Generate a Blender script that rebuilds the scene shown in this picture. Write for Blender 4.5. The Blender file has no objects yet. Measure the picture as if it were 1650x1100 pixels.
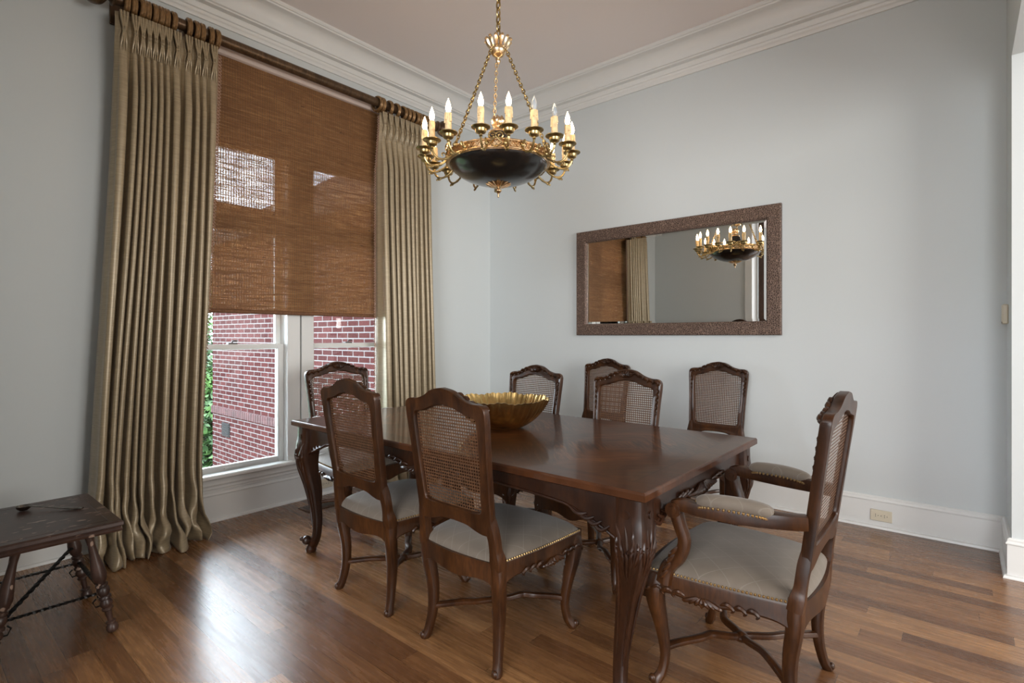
import bpy, math, random
from mathutils import Vector, Matrix, noise
random.seed(7)
PI = math.pi
S = bpy.context.scene
COL = S.collection

# ------------------------------------------------------------------ camera, world, lights, exposure
cam_d = bpy.data.cameras.new('camera'); cam = bpy.data.objects.new('camera', cam_d); COL.objects.link(cam)
cam.location = (3.853, -4.185, 1.25)
cam.rotation_euler = (PI/2, 0, math.radians(40.28))
cam_d.sensor_width = 36; cam_d.lens = 855.1/1650*36; cam_d.shift_y = -9.3/1650
cam_d.clip_start = 0.02; cam_d.clip_end = 200
S.camera = cam

world = bpy.data.worlds.new('overcast_sky'); S.world = world; world.use_nodes = True
wb = world.node_tree.nodes['Background']
wb.inputs[0].default_value = (0.80, 0.90, 1.0, 1); wb.inputs[1].default_value = 10.5

S.view_settings.view_transform = 'Standard'; S.view_settings.look = 'None'
S.view_settings.exposure = 0.98; S.view_settings.gamma = 1.0
S.view_settings.use_curve_mapping = False

def area(name, loc, target, sx, sy, power, color):
    l = bpy.data.lights.new(name, 'AREA'); l.shape = 'RECTANGLE'; l.size = sx; l.size_y = sy
    l.energy = power; l.color = color
    o = bpy.data.objects.new(name, l); COL.objects.link(o); o.location = loc
    d = Vector(target)-Vector(loc); o.rotation_euler = d.to_track_quat('-Z', 'Y').to_euler()
    return o
# fill lamps added in the hall behind the camera and beyond the right opening
area('hall_fill_light', (3.9, -8.3, 2.0), (2.2, -3, 1.2), 4.0, 2.8, 215, (0.93, 0.96, 1.0))
area('side_room_fill_light', (7.6, -2.6, 1.9), (3, -2.3, 1.0), 3.0, 2.4, 115, (1.0, 0.97, 0.93))

# ------------------------------------------------------------------ node helpers
class NT:
    def __init__(s, name):
        s.m = bpy.data.materials.new(name); s.m.use_nodes = True
        s.nt = s.m.node_tree; s.n = s.nt.nodes; s.b = s.n['Principled BSDF']; s.out = s.n['Material Output']
    def put(s, sock, v):
        if isinstance(v, bpy.types.NodeSocket): s.nt.links.new(v, sock)
        elif isinstance(v, (tuple, list)) and len(v) == 3 and sock.type == 'RGBA': sock.default_value = (*v, 1)
        else: sock.default_value = v
    def add(s, typ, _attrs=None, **inp):
        n = s.n.new(typ)
        for k, v in (_attrs or {}).items(): setattr(n, k, v)
        for k, v in inp.items():
            key = int(k[1:]) if k[0] == 'i' and k[1:].isdigit() else k.replace('_', ' ')
            s.put(n.inputs[key], v)
        return n
    def math(s, op, a, b=0.0, c=0.0):
        return s.add('ShaderNodeMath', {'operation': op}, i0=a, i1=b, i2=c).outputs[0]
    def obj(s): return s.add('ShaderNodeTexCoord').outputs['Object']
    def gen(s): return s.add('ShaderNodeTexCoord').outputs['Generated']
    def sep(s, v):
        n = s.add('ShaderNodeSeparateXYZ', i0=v); return n.outputs[0], n.outputs[1], n.outputs[2]
    def comb(s, x, y, z): return s.add('ShaderNodeCombineXYZ', i0=x, i1=y, i2=z).outputs[0]
    def mapv(s, v, scale=(1, 1, 1), loc=(0, 0, 0), rot=(0, 0, 0)):
        n = s.add('ShaderNodeMapping', Vector=v); n.inputs['Scale'].default_value = scale
        n.inputs['Location'].default_value = loc; n.inputs['Rotation'].default_value = rot
        return n.outputs[0]
    def noise(s, v, scale=5, detail=3, rough=.5, dist=0):
        return s.add('ShaderNodeTexNoise', Vector=v, Scale=scale, Detail=detail, Roughness=rough, Distortion=dist).outputs[0]
    def ramp(s, f, stops):
        n = s.add('ShaderNodeValToRGB', i0=f); e = n.color_ramp.elements
        while len(e) < len(stops): e.new(.5)
        for el, (p, c) in zip(e, stops):
            el.position = p; el.color = (*c, 1) if not isinstance(c, (int, float)) else (c, c, c, 1)
        return n.outputs[0]
    def mix(s, f, a, b, mode='MIX'):
        n = s.add('ShaderNodeMix', {'data_type': 'RGBA', 'blend_type': mode})
        s.put(n.inputs[0], f); s.put(n.inputs[6], a); s.put(n.inputs[7], b); return n.outputs[2]
    def bump(s, h, strength=.3, dist=.01):
        n = s.add('ShaderNodeBump', Height=h, Strength=strength, Distance=dist)
        s.nt.links.new(n.outputs[0], s.b.inputs['Normal'])
    def set(s, **k):
        for kk, v in k.items(): s.put(s.b.inputs[kk.replace('_', ' ')], v)
        return s.m

def simple(name, col, rough=.5, metal=0, nscale=None, var=.15, bump=0, **k):
    t = NT(name)
    c = col
    if nscale:
        f = t.noise(t.obj(), nscale, 4)
        c = t.ramp(f, [(.3, tuple(x*(1-var) for x in col)), (.7, tuple(min(1, x*(1+var)) for x in col))])
        if bump: t.bump(f, bump, .004)
    return t.set(Base_Color=c, Roughness=rough, Metallic=metal, **k)

def mat_wall(name, col, rough=.6):
    t = NT(name); o = t.obj()
    f = t.noise(o, 1.3, 2); c = t.ramp(f, [(.3, tuple(x*.985 for x in col)), (.7, col)])
    t.bump(t.noise(o, 180, 2), .06, .002)
    return t.set(Base_Color=c, Roughness=rough)

def mat_floor():
    t = NT('oak_strip_floor'); x, y, z = t.sep(t.obj())
    W, L = .083, 1.1
    ry = t.math('DIVIDE', y, W); row = t.math('FLOOR', ry); fy = t.math('FRACT', ry)
    r1 = t.add('ShaderNodeTexWhiteNoise', {'noise_dimensions': '1D'}, W=row).outputs[0]
    xs = t.math('ADD', t.math('DIVIDE', x, L), t.math('MULTIPLY', r1, 7.3)); cl = t.math('FLOOR', xs); fx = t.math('FRACT', xs)
    idn = t.add('ShaderNodeTexWhiteNoise', {'noise_dimensions': '2D'}, Vector=t.comb(row, cl, 0)).outputs[0]
    g = t.noise(t.comb(t.math('ADD', t.math('MULTIPLY', x, 2.2), t.math('MULTIPLY', idn, 31)), t.math('MULTIPLY', y, 34), idn), 1.6, 6, .62, .25)
    fine = t.noise(t.comb(t.math('MULTIPLY', x, 9), t.math('MULTIPLY', y, 160), idn), 1.0, 3, .6)
    base = t.ramp(idn, [(0, (.13, .055, .021)), (.3, (.205, .092, .034)), (.7, (.29, .138, .052)), (1, (.40, .205, .084))])
    c = t.mix(t.math('MULTIPLY', t.ramp(g, [(.33, 1), (.60, 0)]), .45), base, (.085, .035, .014))
    c = t.mix(t.math('MULTIPLY', t.ramp(fine, [(.40, 1), (.60, 0)]), .35), c, (.06, .022, .009))
    gap = t.math('ADD', t.math('LESS_THAN', fy, .016), t.math('LESS_THAN', fx, .0016))
    gap = t.math('MINIMUM', gap, 1.0)
    c = t.mix(t.math('MULTIPLY', gap, .75), c, (.02, .008, .004))
    ro = t.math('ADD', .20, t.math('MULTIPLY', g, .14))
    return t.set(Base_Color=c, Roughness=ro, IOR=1.5, Specular_IOR_Level=.85)

def mat_wood(name, dark, light, rough=.33, scale=9, stretch=(1, 1, .25), coat=.15):
    t = NT(name); v = t.mapv(t.obj(), stretch)
    f = t.noise(v, scale, 5, .6, .8); g = t.noise(t.mapv(t.obj(), (6, 6, 1)), 22, 3)
    c = t.ramp(f, [(.28, dark), (.72, light)])
    c = t.mix(t.math('MULTIPLY', t.ramp(g, [(.42, 1), (.6, 0)]), .35), c, tuple(x*.5 for x in dark))
    t.bump(f, .08, .003)
    return t.set(Base_Color=c, Roughness=rough, Specular_IOR_Level=.35, Coat_Weight=coat, Coat_Roughness=.22)

def mat_tabletop():
    t = NT('parquetry_tabletop'); x, y, z = t.sep(t.obj())
    hx, hy = 1.135, .595
    ax = t.math('ABSOLUTE', x); ay = t.math('ABSOLUTE', y)
    dx = t.math('SUBTRACT', hx, ax); dy = t.math('SUBTRACT', hy, ay)
    d = t.math('MINIMUM', dx, dy)
    border = t.math('LESS_THAN', d, .11)
    line = t.math('LESS_THAN', t.math('ABSOLUTE', t.math('SUBTRACT', d, .11)), .0022)
    # four mirrored quarters of veneer, grain on the diagonal, three panels along the length
    px = t.math('PINGPONG', t.math('ADD', x, 1.025), .3417)
    py = ay
    seam = t.math('LESS_THAN', t.math('ABSOLUTE', t.math('SUBTRACT', t.math('MULTIPLY', px, 1.42), py)), .003)
    tri = t.math('LESS_THAN', t.math('MULTIPLY', px, 1.42), py)
    u = t.math('ADD', px, py); w = t.math('SUBTRACT', px, py)
    gv = t.comb(t.math('MULTIPLY', u, 3.0), t.math('MULTIPLY', w, 26), tri)
    g = t.noise(gv, 1.5, 6, .6, 1.0)
    gb = t.noise(t.comb(t.math('MULTIPLY', x, 4), t.math('MULTIPLY', y, 22), 0), 1.4, 5, .6, .8)
    big = t.noise(t.obj(), 2.4, 3)
    ci = t.ramp(g, [(.34, (.012, .0042, .0018)), (.50, (.060, .021, .0075)), (.64, (.15, .060, .021))])
    ci = t.mix(t.math('MULTIPLY', tri, .5), ci, (.03, .012, .006))
    ci = t.mix(t.math('MULTIPLY', t.ramp(big, [(.42, 0), (.7, 1)]), .5), ci, (.13, .045, .012))
    cb = t.ramp(gb, [(.3, (.034, .0115, .0045)), (.7, (.08, .028, .010))])
    c = t.mix(border, ci, cb); c = t.mix(t.math('MULTIPLY', line, .8), c, (.012, .005, .003))
    c = t.mix(t.math('MULTIPLY', t.math('MULTIPLY', seam, t.math('SUBTRACT', 1.0, border)), .5), c, (.014, .006, .003))
    t.bump(g, .02, .002)
    return t.set(Base_Color=c, Roughness=.30, Specular_IOR_Level=.22, Coat_Weight=.30, Coat_Roughness=.07)

def mat_cane():
    t = NT('woven_cane'); x, y, z = t.sep(t.obj())
    p = .0125
    ax = t.math('PINGPONG', t.math('ADD', x, 10), p/2); az = t.math('PINGPONG', z, p/2)
    # hole: rounded square in every cell
    k = t.math('ADD', t.math('POWER', t.math('DIVIDE', ax, p*.33), 3.0), t.math('POWER', t.math('DIVIDE', az, p*.30), 3.0))
    hole = t.math('LESS_THAN', k, 1.0)
    n = t.noise(t.mapv(t.obj(), (1, 1, 1)), 60, 2)
    c = t.ramp(n, [(.3, (.065, .029, .013)), (.7, (.130, .060, .026))])
    t.set(Base_Color=c, Roughness=.5)
    tr = t.add('ShaderNodeBsdfTransparent'); mx = t.add('ShaderNodeMixShader', i0=hole, i1=t.b.outputs[0], i2=tr.outputs[0])
    t.nt.links.new(mx.outputs[0], t.out.inputs[0]); return t.m

def mat_blind():
    t = NT('woven_reed_shade'); x, y, z = t.sep(t.obj())
    p = .0062
    rz = t.math('DIVIDE', z, p); row = t.math('FLOOR', rz); fz = t.math('FRACT', rz)
    streak = t.noise(t.comb(t.math('MULTIPLY', y, 5), t.math('MULTIPLY', row, 3.17), 0), 1.0, 3, .6)
    slub = t.noise(t.comb(t.math('MULTIPLY', y, 16), t.math('MULTIPLY', row, 7.9), 4), 1.0, 2, .5)
    vert = t.noise(t.comb(t.math('MULTIPLY', y, 260), t.math('MULTIPLY', z, 6), 0), 1.0, 2, .5)
    band = t.noise(t.comb(0, t.math('MULTIPLY', z, 22), t.math('MULTIPLY', y, .6)), 1.0, 3, .6)
    c = t.ramp(streak, [(.28, (.16, .074, .029)), (.5, (.27, .130, .050)), (.72, (.42, .225, .090))])
    c = t.mix(t.math('MULTIPLY', t.ramp(vert, [(.4, 1), (.6, 0)]), .35), c, (.13, .052, .021))
    c = t.mix(t.math('MULTIPLY', t.ramp(band, [(.45, 0), (.62, 1)]), .3), c, (.33, .165, .065))
    c = t.mix(t.ramp(slub, [(.70, 0), (.76, .8)]), c, (.045, .02, .010))
    t.set(Base_Color=c, Roughness=.75)
    tl = t.add('ShaderNodeBsdfTranslucent', Color=c)
    m1 = t.add('ShaderNodeMixShader', i0=.25, i1=t.b.outputs[0], i2=tl.outputs[0])
    gapz = t.math('GREATER_THAN', fz, .60)
    th = t.math('LESS_THAN', t.math('PINGPONG', t.math('ADD', y, 5), .0085), .0022)    # binding threads
    # open slits between the reeds, wider where the reeds run thin
    op = t.math('MULTIPLY', gapz, t.math('SUBTRACT', 1.0, th))
    op = t.math('MULTIPLY', op, t.ramp(streak, [(.34, .16), (.62, .52)]))
    tr = t.add('ShaderNodeBsdfTransparent'); mx = t.add('ShaderNodeMixShader', i0=op, i1=m1.outputs[0], i2=tr.outputs[0])
    t.nt.links.new(mx.outputs[0], t.out.inputs[0]); return t.m

def mat_silk(name, col):
    t = NT(name); o = t.obj()
    h = t.noise(t.mapv(o, (12, 12, 190)), 1.0, 3, .6); v = t.noise(t.mapv(o, (150, 150, 6)), 1.0, 2)
    c = t.ramp(h, [(.3, tuple(x*.80 for x in col)), (.72, tuple(x*1.15 for x in col))])
    t.bump(t.math('ADD', h, v), .12, .002)
    return t.set(Base_Color=c, Roughness=.38, Metallic=.22, Specular_IOR_Level=.8, Sheen_Weight=.15, Sheen_Roughness=.4)

def mat_seat():
    t = NT('taupe_diamond_upholstery'); x, y, z = t.sep(t.obj())
    a = t.math('PINGPONG', t.math('ADD', t.math('ADD', x, t.math('MULTIPLY', y, .8)), 5), .045)
    b = t.math('PINGPONG', t.math('ADD', t.math('SUBTRACT', x, t.math('MULTIPLY', y, .8)), 5), .045)
    l = t.math('LESS_THAN', t.math('MINIMUM', a, b), .0016)
    w = t.noise(t.mapv(t.obj(), (400, 400, 400)), 1.0, 2)
    n = t.noise(t.obj(), 7, 3)
    c = t.ramp(n, [(.3, (.128, .103, .078)), (.7, (.168, .137, .105))])
    c = t.mix(t.math('MULTIPLY', l, .30), c, (.26, .235, .20))
    t.bump(w, .2, .001)
    return t.set(Base_Color=c, Roughness=.75, Sheen_Weight=.2)

def mat_brick():
    t = NT('red_brick_masonry'); x, y, z = t.sep(t.obj())
    v = t.comb(t.math('ADD', x, y), z, 0)
    b = t.add('ShaderNodeTexBrick', {'offset': .5}, Vector=v, Color1=(.028, .0068, .0068), Color2=(.052, .0155, .0145), Mortar=(.125, .120, .118),
              Scale=1.0, Mortar_Size=.0065, Mortar_Smooth=.1, Bias=-.1, Brick_Width=.215, Row_Height=.0677)
    n = t.noise(t.obj(), 30, 3)
    c = t.mix(t.math('MULTIPLY', n, .35), b.outputs[0], (.045, .018, .017))
    t.bump(b.outputs[1], -.4, .01)
    return t.set(Base_Color=c, Roughness=.9, Specular_IOR_Level=.05)

def mat_mirrorframe():
    t = NT('embossed_bronze_frame'); o = t.obj()
    v = t.add('ShaderNodeTexVoronoi', {'feature': 'DISTANCE_TO_EDGE'}, Vector=o, Scale=80.0).outputs[0]
    f = t.ramp(v, [(.04, 1), (.16, 0)])
    c = t.mix(f, (.075, .049, .038), (.26, .178, .14))
    t.bump(f, .6, .003)
    return t.set(Base_Color=c, Roughness=.42, Metallic=.5)

def mat_leaf():
    t = NT('shrub_leaf'); n = t.noise(t.obj(), 3, 4)
    c = t.ramp(n, [(.35, (.012, .04, .009)), (.65, (.06, .13, .027))])
    return t.set(Base_Color=c, Roughness=.6)

def mat_glass(name='window_glass', tint=(.97, .98, .98)):
    t = NT(name); fr = t.add('ShaderNodeFresnel', IOR=1.45)
    tr = t.add('ShaderNodeBsdfTransparent', Color=tint); gl = t.add('ShaderNodeBsdfGlossy', Roughness=.02)
    mx = t.add('ShaderNodeMixShader', i0=fr.outputs[0], i1=tr.outputs[0], i2=gl.outputs[0])
    t.nt.links.new(mx.outputs[0], t.out.inputs[0]); return t.m

def mat_emit(name, col, st):
    t = NT(name); return t.set(Base_Color=(1, .9, .7), Emission_Color=col, Emission_Strength=st)

def mat_bench():
    t = NT('worn_carved_oak'); o = t.obj()
    f = t.noise(o, 9, 5, .6, .6); w = t.noise(t.mapv(o, (3, 1, 1), rot=(0, 0, .5)), 17, 2, .5)
    c = t.ramp(f, [(.3, (.028, .015, .011)), (.7, (.080, .042, .030))])
    c = t.mix(t.ramp(w, [(.64, 0), (.67, .8)]), c, (.42, .30, .23))
    t.bump(f, .1, .003)
    return t.set(Base_Color=c, Roughness=.35)

MW = mat_wall('grey_white_wall_paint', (.61, .65, .655))
MC = mat_wall('ceiling_paint', (.86, .81, .795), .8)
MT = simple('white_trim_paint', (.74, .75, .735), .38)
MF = mat_floor()
WD = mat_wood('walnut_chair_wood', (.014, .0045, .0018), (.088, .031, .0085), .34)
WT = mat_wood('dark_table_wood', (.012, .0040, .0018), (.050, .017, .0062), .33)
WR = mat_wood('bronze_painted_rod', (.055, .032, .018), (.19, .115, .06), .34, 14)
RING = mat_wood('gilt_bronze_ring', (.09, .047, .020), (.40, .235, .10), .34, 30)
for _m in (WR, RING): _m.node_tree.nodes['Principled BSDF'].inputs['Metallic'].default_value = .45
MCANE = mat_cane(); MBL = mat_blind(); MSEAT = mat_seat(); MBR = mat_brick(); MTOP = mat_tabletop()
MSILK = mat_silk('taupe_gold_silk', (.37, .295, .185)); MLIN = simple('pale_curtain_lining', (.62, .56, .46), .8)
MTRIM = simple('rose_beige_fringe', (.40, .26, .19), .8, 0, 200, .4)
BRASS = simple('antique_brass', (.42, .32, .15), .32, 1, 25, .35)
GILT = simple('pale_gilt', (.80, .62, .40), .28, 1, 30, .2)
BAND = simple('pierced_gilt_band', (.66, .46, .26), .32, 1, 60, .35)
BLACK = simple('black_lacquer', (.010, .009, .008), .22, 0, 3, .3, Coat_Weight=.5, Coat_Roughness=.15)
WAX = simple('dripping_wax_sleeve', (.78, .58, .32), .5, 0, 60, .25)
BULB_ON = mat_emit('lit_bulb', (1.0, .68, .36), 18)
BULB_OFF = simple('unlit_bulb_glass', (.62, .68, .72), .08, 0, None, Transmission_Weight=.6)
GOLD = simple('hammered_gold', (.62, .44, .18), .27, 1, 18, .3, .15)
MIRR = simple('silvered_mirror_glass', (.86, .87, .86), .0, 1)
MFR = mat_mirrorframe()
NAIL = simple('brass_nailheads', (.60, .42, .20), .3, 1)
IRON = simple('black_wrought_iron', (.020, .018, .017), .45, .6, 40, .3)
BEN = mat_bench()
PLATE = simple('ivory_plastic', (.66, .60, .47), .4); SLOT = simple('dark_slot', (.05, .045, .04), .6)
GLASS = mat_glass(); LEAF = mat_leaf()
BARK = simple('bark', (.09, .06, .04), .9, 0, 20, .3)
GRASS = simple('lawn_grass', (.03, .06, .015), .9, 0, 8, .4)
ROOF = simple('grey_roof_shingles', (.035, .033, .032), .9, 0, 12, .3, Specular_IOR_Level=.05)
METAL = simple('vent_metal', (.12, .11, .11), .5, .4)
SPOON_M = simple('tarnished_silver', (.25, .23, .21), .25, 1, 30, .4)
DOORW = mat_wood('brown_door_wood', (.05, .022, .012), (.12, .055, .03), .4)

# ------------------------------------------------------------------ mesh helpers
def crom(P, n):
    """Catmull-Rom through tuples of any length"""
    out = []
    m = len(P)
    for i in range(m-1):
        p0, p1, p2, p3 = P[max(i-1, 0)], P[i], P[i+1], P[min(i+2, m-1)]
        for k in range(n):
            t = k/n; t2 = t*t; t3 = t2*t
            out.append(tuple(.5*((2*b)+(-a+c)*t+(2*a-5*b+4*c-d)*t2+(-a+3*b-3*c+d)*t3) for a, b, c, d in zip(p0, p1, p2, p3)))
    out.append(tuple(P[-1])); return out

class M:
    def __init__(s): s.v = []; s.f = []
    def add(s, v, f):
        o = len(s.v); s.v += [tuple(a) for a in v]; s.f += [tuple(i+o for i in q) for q in f]; return s
    def box(s, x0, x1, y0, y1, z0, z1, b=0):
        if b <= 0:
            v = [(x, y, z) for z in (z0, z1) for y in (y0, y1) for x in (x0, x1)]
            return s.add(v, [(0, 2, 3, 1), (4, 5, 7, 6), (0, 1, 5, 4), (2, 6, 7, 3), (0, 4, 6, 2), (1, 3, 7, 5)])
        # chamfered box
        L = [(z0, b), (z0+b, 0), (z1-b, 0), (z1, b)]
        v = []
        for z, i in L:
            c = b
            X0, X1, Y0, Y1 = x0+i, x1-i, y0+i, y1-i
            v += [(X0+c, Y0, z), (X1-c, Y0, z), (X1, Y0+c, z), (X1, Y1-c, z), (X1-c, Y1, z), (X0+c, Y1, z), (X0, Y1-c, z), (X0, Y0+c, z)]
        f = [tuple(range(7, -1, -1)), tuple(range(24, 32))]
        for r in range(3):
            for k in range(8): f.append((r*8+k, r*8+(k+1) % 8, (r+1)*8+(k+1) % 8, (r+1)*8+k))
        return s.add(v, f)
    def tube(s, P, R, n=10, sq=0, up=(0, 0, 1), flat=1, twist=0, closed=False, a0=0):
        P = [Vector(p) for p in P]; m = len(P)
        if isinstance(R, (int, float)): R = [R]*m
        up = Vector(up); v = []
        for i, p in enumerate(P):
            if closed: t = P[(i+1) % m]-P[i-1]
            else: t = P[min(i+1, m-1)]-P[max(i-1, 0)]
            t.normalize()
            a = up.cross(t)
            if a.length < 1e-3: a = Vector((1, 0, 0)).cross(t)
            a.normalize(); b = t.cross(a)
            for k in range(n):
                th = 2*PI*k/n+twist*i+a0
                c, q = math.cos(th), math.sin(th)
                r = R[i]
                if sq:
                    th2 = 2*PI*k/n+a0; d = (abs(math.cos(th2))**sq+abs(math.sin(th2))**sq)**(-1/sq); r = R[i]*d
                v.append(p+a*(c*r)+b*(q*r*flat))
        f = []
        for i in range(m if closed else m-1):
            for k in range(n):
                j = (i+1) % m
                f.append((i*n+k, i*n+(k+1) % n, j*n+(k+1) % n, j*n+k))
        if not closed: f += [tuple(range(n-1, -1, -1)), tuple((m-1)*n+k for k in range(n))]
        return s.add(v, f)
    def lathe(s, prof, n=24, c=(0, 0, 0), mat=None, rmod=None):
        v = []; m = len(prof)
        for r, z in prof:
            for k in range(n):
                th = 2*PI*k/n; rr = r*(rmod(th, z) if rmod else 1)
                p = Vector((rr*math.cos(th), rr*math.sin(th), z))
                if mat: p = mat @ p
                v.append(p+Vector(c))
        f = [(i*n+k, i*n+(k+1) % n, (i+1)*n+(k+1) % n, (i+1)*n+k) for i in range(m-1) for k in range(n)]
        f += [tuple(range(n-1, -1, -1)), tuple((m-1)*n+k for k in range(n))]
        return s.add(v, f)
    def ell(s, c, r, n=10, m=6, mat=None):
        v = []
        for i in range(m+1):
            ph = PI*i/m-PI/2; ph = max(-PI/2+.02, min(PI/2-.02, ph))
            for k in range(n):
                th = 2*PI*k/n
                p = Vector((r[0]*math.cos(ph)*math.cos(th), r[1]*math.cos(ph)*math.sin(th), r[2]*math.sin(ph)))
                if mat: p = mat @ p
                v.append(p+Vector(c))
        f = [(i*n+k, i*n+(k+1) % n, (i+1)*n+(k+1) % n, (i+1)*n+k) for i in range(m) for k in range(n)]
        f += [tuple(range(n-1, -1, -1)), tuple(m*n+k for k in range(n))]
        return s.add(v, f)
    def build(s, name, mat, parent=None, smooth=40, bev=0):
        me = bpy.data.meshes.new(name); me.from_pydata(s.v, [], s.f); me.update()
        if mat: me.materials.append(mat)
        o = bpy.data.objects.new(name, me); COL.objects.link(o)
        if smooth:
            for p in me.polygons: p.use_smooth = True
            try: me.set_sharp_from_angle(angle=math.radians(smooth))
            except Exception: pass
        if bev:
            b = o.modifiers.new('bev', 'BEVEL'); b.width = bev; b.segments = 2; b.limit_method = 'ANGLE'
        if parent: o.parent = parent
        return o

def tag(o, label, cat, group=None):
    o['label'] = label; o['category'] = cat
    if group: o['group'] = group
    return o
def thing(name, label, cat, loc=(0, 0, 0), rz=0, group=None):
    o = bpy.data.objects.new(name, None); COL.objects.link(o); o.location = loc; o.rotation_euler = (0, 0, rz)
    o.empty_display_size = .1
    return tag(o, label, cat, group)
def struct(name, m, mat, parent=None, bev=0, smooth=40):
    o = m.build(name, mat, parent, smooth, bev)
    if parent is None: o['kind'] = 'structure'
    return o
def copy_tree(o, parent=None):
    c = o.copy(); COL.objects.link(c); c.parent = parent
    for ch in list(o.children): copy_tree(ch, c)
    return c

# ------------------------------------------------------------------ room shell
H = 3.60
RX = 4.05           # right wall
FY = -4.02          # wall behind / beside the camera
m = M().box(-.15, 8.2, -8.7, .3, -.1, 0); struct('floor', m, MF)
m = M().box(-.15, 8.2, -8.7, .3, H, H+.1); struct('ceiling', m, MC)
# window wall (x = 0) with the window opening
WY0, WY1, WZ0, WZ1 = -3.02, -1.27, .255, 2.68
m = M(); m.box(-.22, 0, FY-.25, WY0, 0, H); m.box(-.22, 0, WY1, .15, 0, H); m.box(-.22, 0, WY0, WY1, 0, WZ0); m.box(-.22, 0, WY0, WY1, WZ1, H)
struct('wall_left', m, MW)
struct('wall_back', M().box(0, RX+.2, 0, .15, 0, H), MW)
AY, AZ = -.42, 2.70
m = M(); m.box(RX, RX+.2, AY, 0, 0, H); m.box(RX, RX+.2, -3.3, AY, AZ, H); m.box(RX, RX+.2, FY-.25, -3.3, 0, H)
struct('wall_right', m, MW)
m = M(); m.box(0, 1.50, FY-.22, FY, 0, H); m.box(1.50, RX, FY-.22, FY, 3.0, H)
struct('wall_front', m, MW)
struct('wall_hall_left', M().box(-.22, 0, -8.7, FY-.25, 0, H), MW)
struct('wall_hall_front', M().box(-.2, 8.2, -8.7, -8.5, 0, H), MW)
struct('wall_hall_right', M().box(8.0, 8.2, -8.5, .3, 0, H), MW)
struct('wall_hall_back', M().box(RX+.2, 8.0, .15, .3, 0, H), MW)

def sweep(prof, path, closed=False):
    """profile (out, z) swept along the wall corners; path = [(x, y, nx, ny)] with the mitred outward normal"""
    m = M(); n = len(prof)
    for (x, y, nx, ny) in path:
        for (d, z) in prof: m.v.append((x+nx*d, y+ny*d, z))
    for i in range(len(path)-1):
        for k in range(n): m.f.append((i*n+k, (i+1)*n+k, (i+1)*n+(k+1) % n, i*n+(k+1) % n))
    m.f.append(tuple(range(n))); m.f.append(tuple((len(path)-1)*n+k for k in range(n-1, -1, -1)))
    return m
cove = [(0.088+.092*math.sin(a)*1.0, 3.462+.098*(1-math.cos(a))) for a in [k*PI/2/9 for k in range(10)]]
crown = [(0, H), (.205, H), (.205, H-.016), (.198, H-.024), (.190, H-.024), (.185, H-.034)] + \
        [(.088+.094*math.cos(a), 3.464+.102*(1-math.sin(a)))[0:2] for a in []] + \
        [(.182, 3.566)] + [(.092+.088*(1-math.sin(a)), 3.468+.096*math.cos(a)) for a in [k*PI/2/9 for k in range(1, 10)]] + \
        [(.092, 3.462), (.099, 3.458), (.099, 3.449), (.088, 3.444), (.088, 3.434), (.050, 3.432), (.050, 3.427), (.047, 3.424),
         (.042, 3.398), (.034, 3.394), (.034, 3.386), (.028, 3.374), (.020, 3.368), (.014, 3.352), (0, 3.352)]
path = [(0, FY, 1, 1), (0, 0, 1, -1), (RX, 0, -1, -1), (RX, FY, -1, 1)]
struct('trim_1', sweep(crown, path), MT, smooth=35)
base = [(0, .205), (.010, .205), (.018, .199), (.018, .190), (.024, .182), (.024, .176), (.018, .172), (.018, .018), (.030, .014), (.034, .006), (.034, 0), (0, 0)]
struct('baseboard_back', sweep(base, [(0, 0, 1, -1), (RX, 0, -1, -1), (RX, AY, -1, -1), (RX+.2, AY, 0, -1)]), MT, smooth=35)
struct('baseboard_left', sweep(base, [(0, FY, 1, 1), (0, 0, 1, -1)]), MT, smooth=35)
struct('baseboard_front', sweep(base, [(0, FY, 1, 1), (1.42, FY, 0, 1)]), MT, smooth=35)
# cased opening behind the camera (its left casing shows in the mirror)
m = M(); m.box(1.42, 1.52, FY, FY+.025, 0, 3.1); m.box(1.42, RX, FY, FY+.025, 3.0, 3.12); m.box(1.50, 1.52, FY-.24, FY, 0, 3.0)
struct('trim_2', m, MT, bev=.004)

# window woodwork
wn = bpy.data.objects.new('window_1', None); COL.objects.link(wn); wn['kind'] = 'structure'
MU = -2.140   # mullion centre
def wbox(name, boxes, mat=MT, bev=.004):
    m = M()
    for b in boxes: m.box(*b)
    return m.build(name, mat, wn, 40, bev)
wbox('window_frame', [(-.20, -.02, WY0, WY0+.05, WZ0, WZ1), (-.20, -.02, WY1-.05, WY1, WZ0, WZ1), (-.20, -.02, WY0, WY1, WZ1-.05, WZ1),
                      (-.20, -.02, MU-.10, MU-.002, WZ0, WZ1), (-.20, -.02, MU+.002, MU+.10, WZ0, WZ1), (-.20, -.02, WY0, WY1, 2.045, 2.13), (-.20, -.02, WY0, WY1, WZ0, WZ0+.02)])
wbox('window_casing', [(0, .022, WY0-.11, WY0+.02, .30, 2.80), (0, .022, WY1-.02, WY1+.11, .30, 2.80), (0, .022, WY0, WY1, WZ1-.02, 2.80),
                       (-.02, .014, MU-.105, MU-.006, .30, 2.7), (-.02, .014, MU+.006, MU+.105, .30, 2.7)])
sill = [(0, .318), (.060, .318), (.068, .310), (.068, .298), (.058, .290), (.044, .284), (.036, .268), (.036, .250), (.026, .236), (.026, .222), (.020, .214), (.020, .206), (0, .206)]
m = sweep([(d, z) for d, z in sill], [(0, WY0-.13, 1, 0), (0, WY1+.13, 1, 0)]); m.build('window_sill', MT, wn, 35)
m = M().box(-.02, .004, WY0, WY1, .25, .318); m.build('sill_board', MT, wn)
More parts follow.
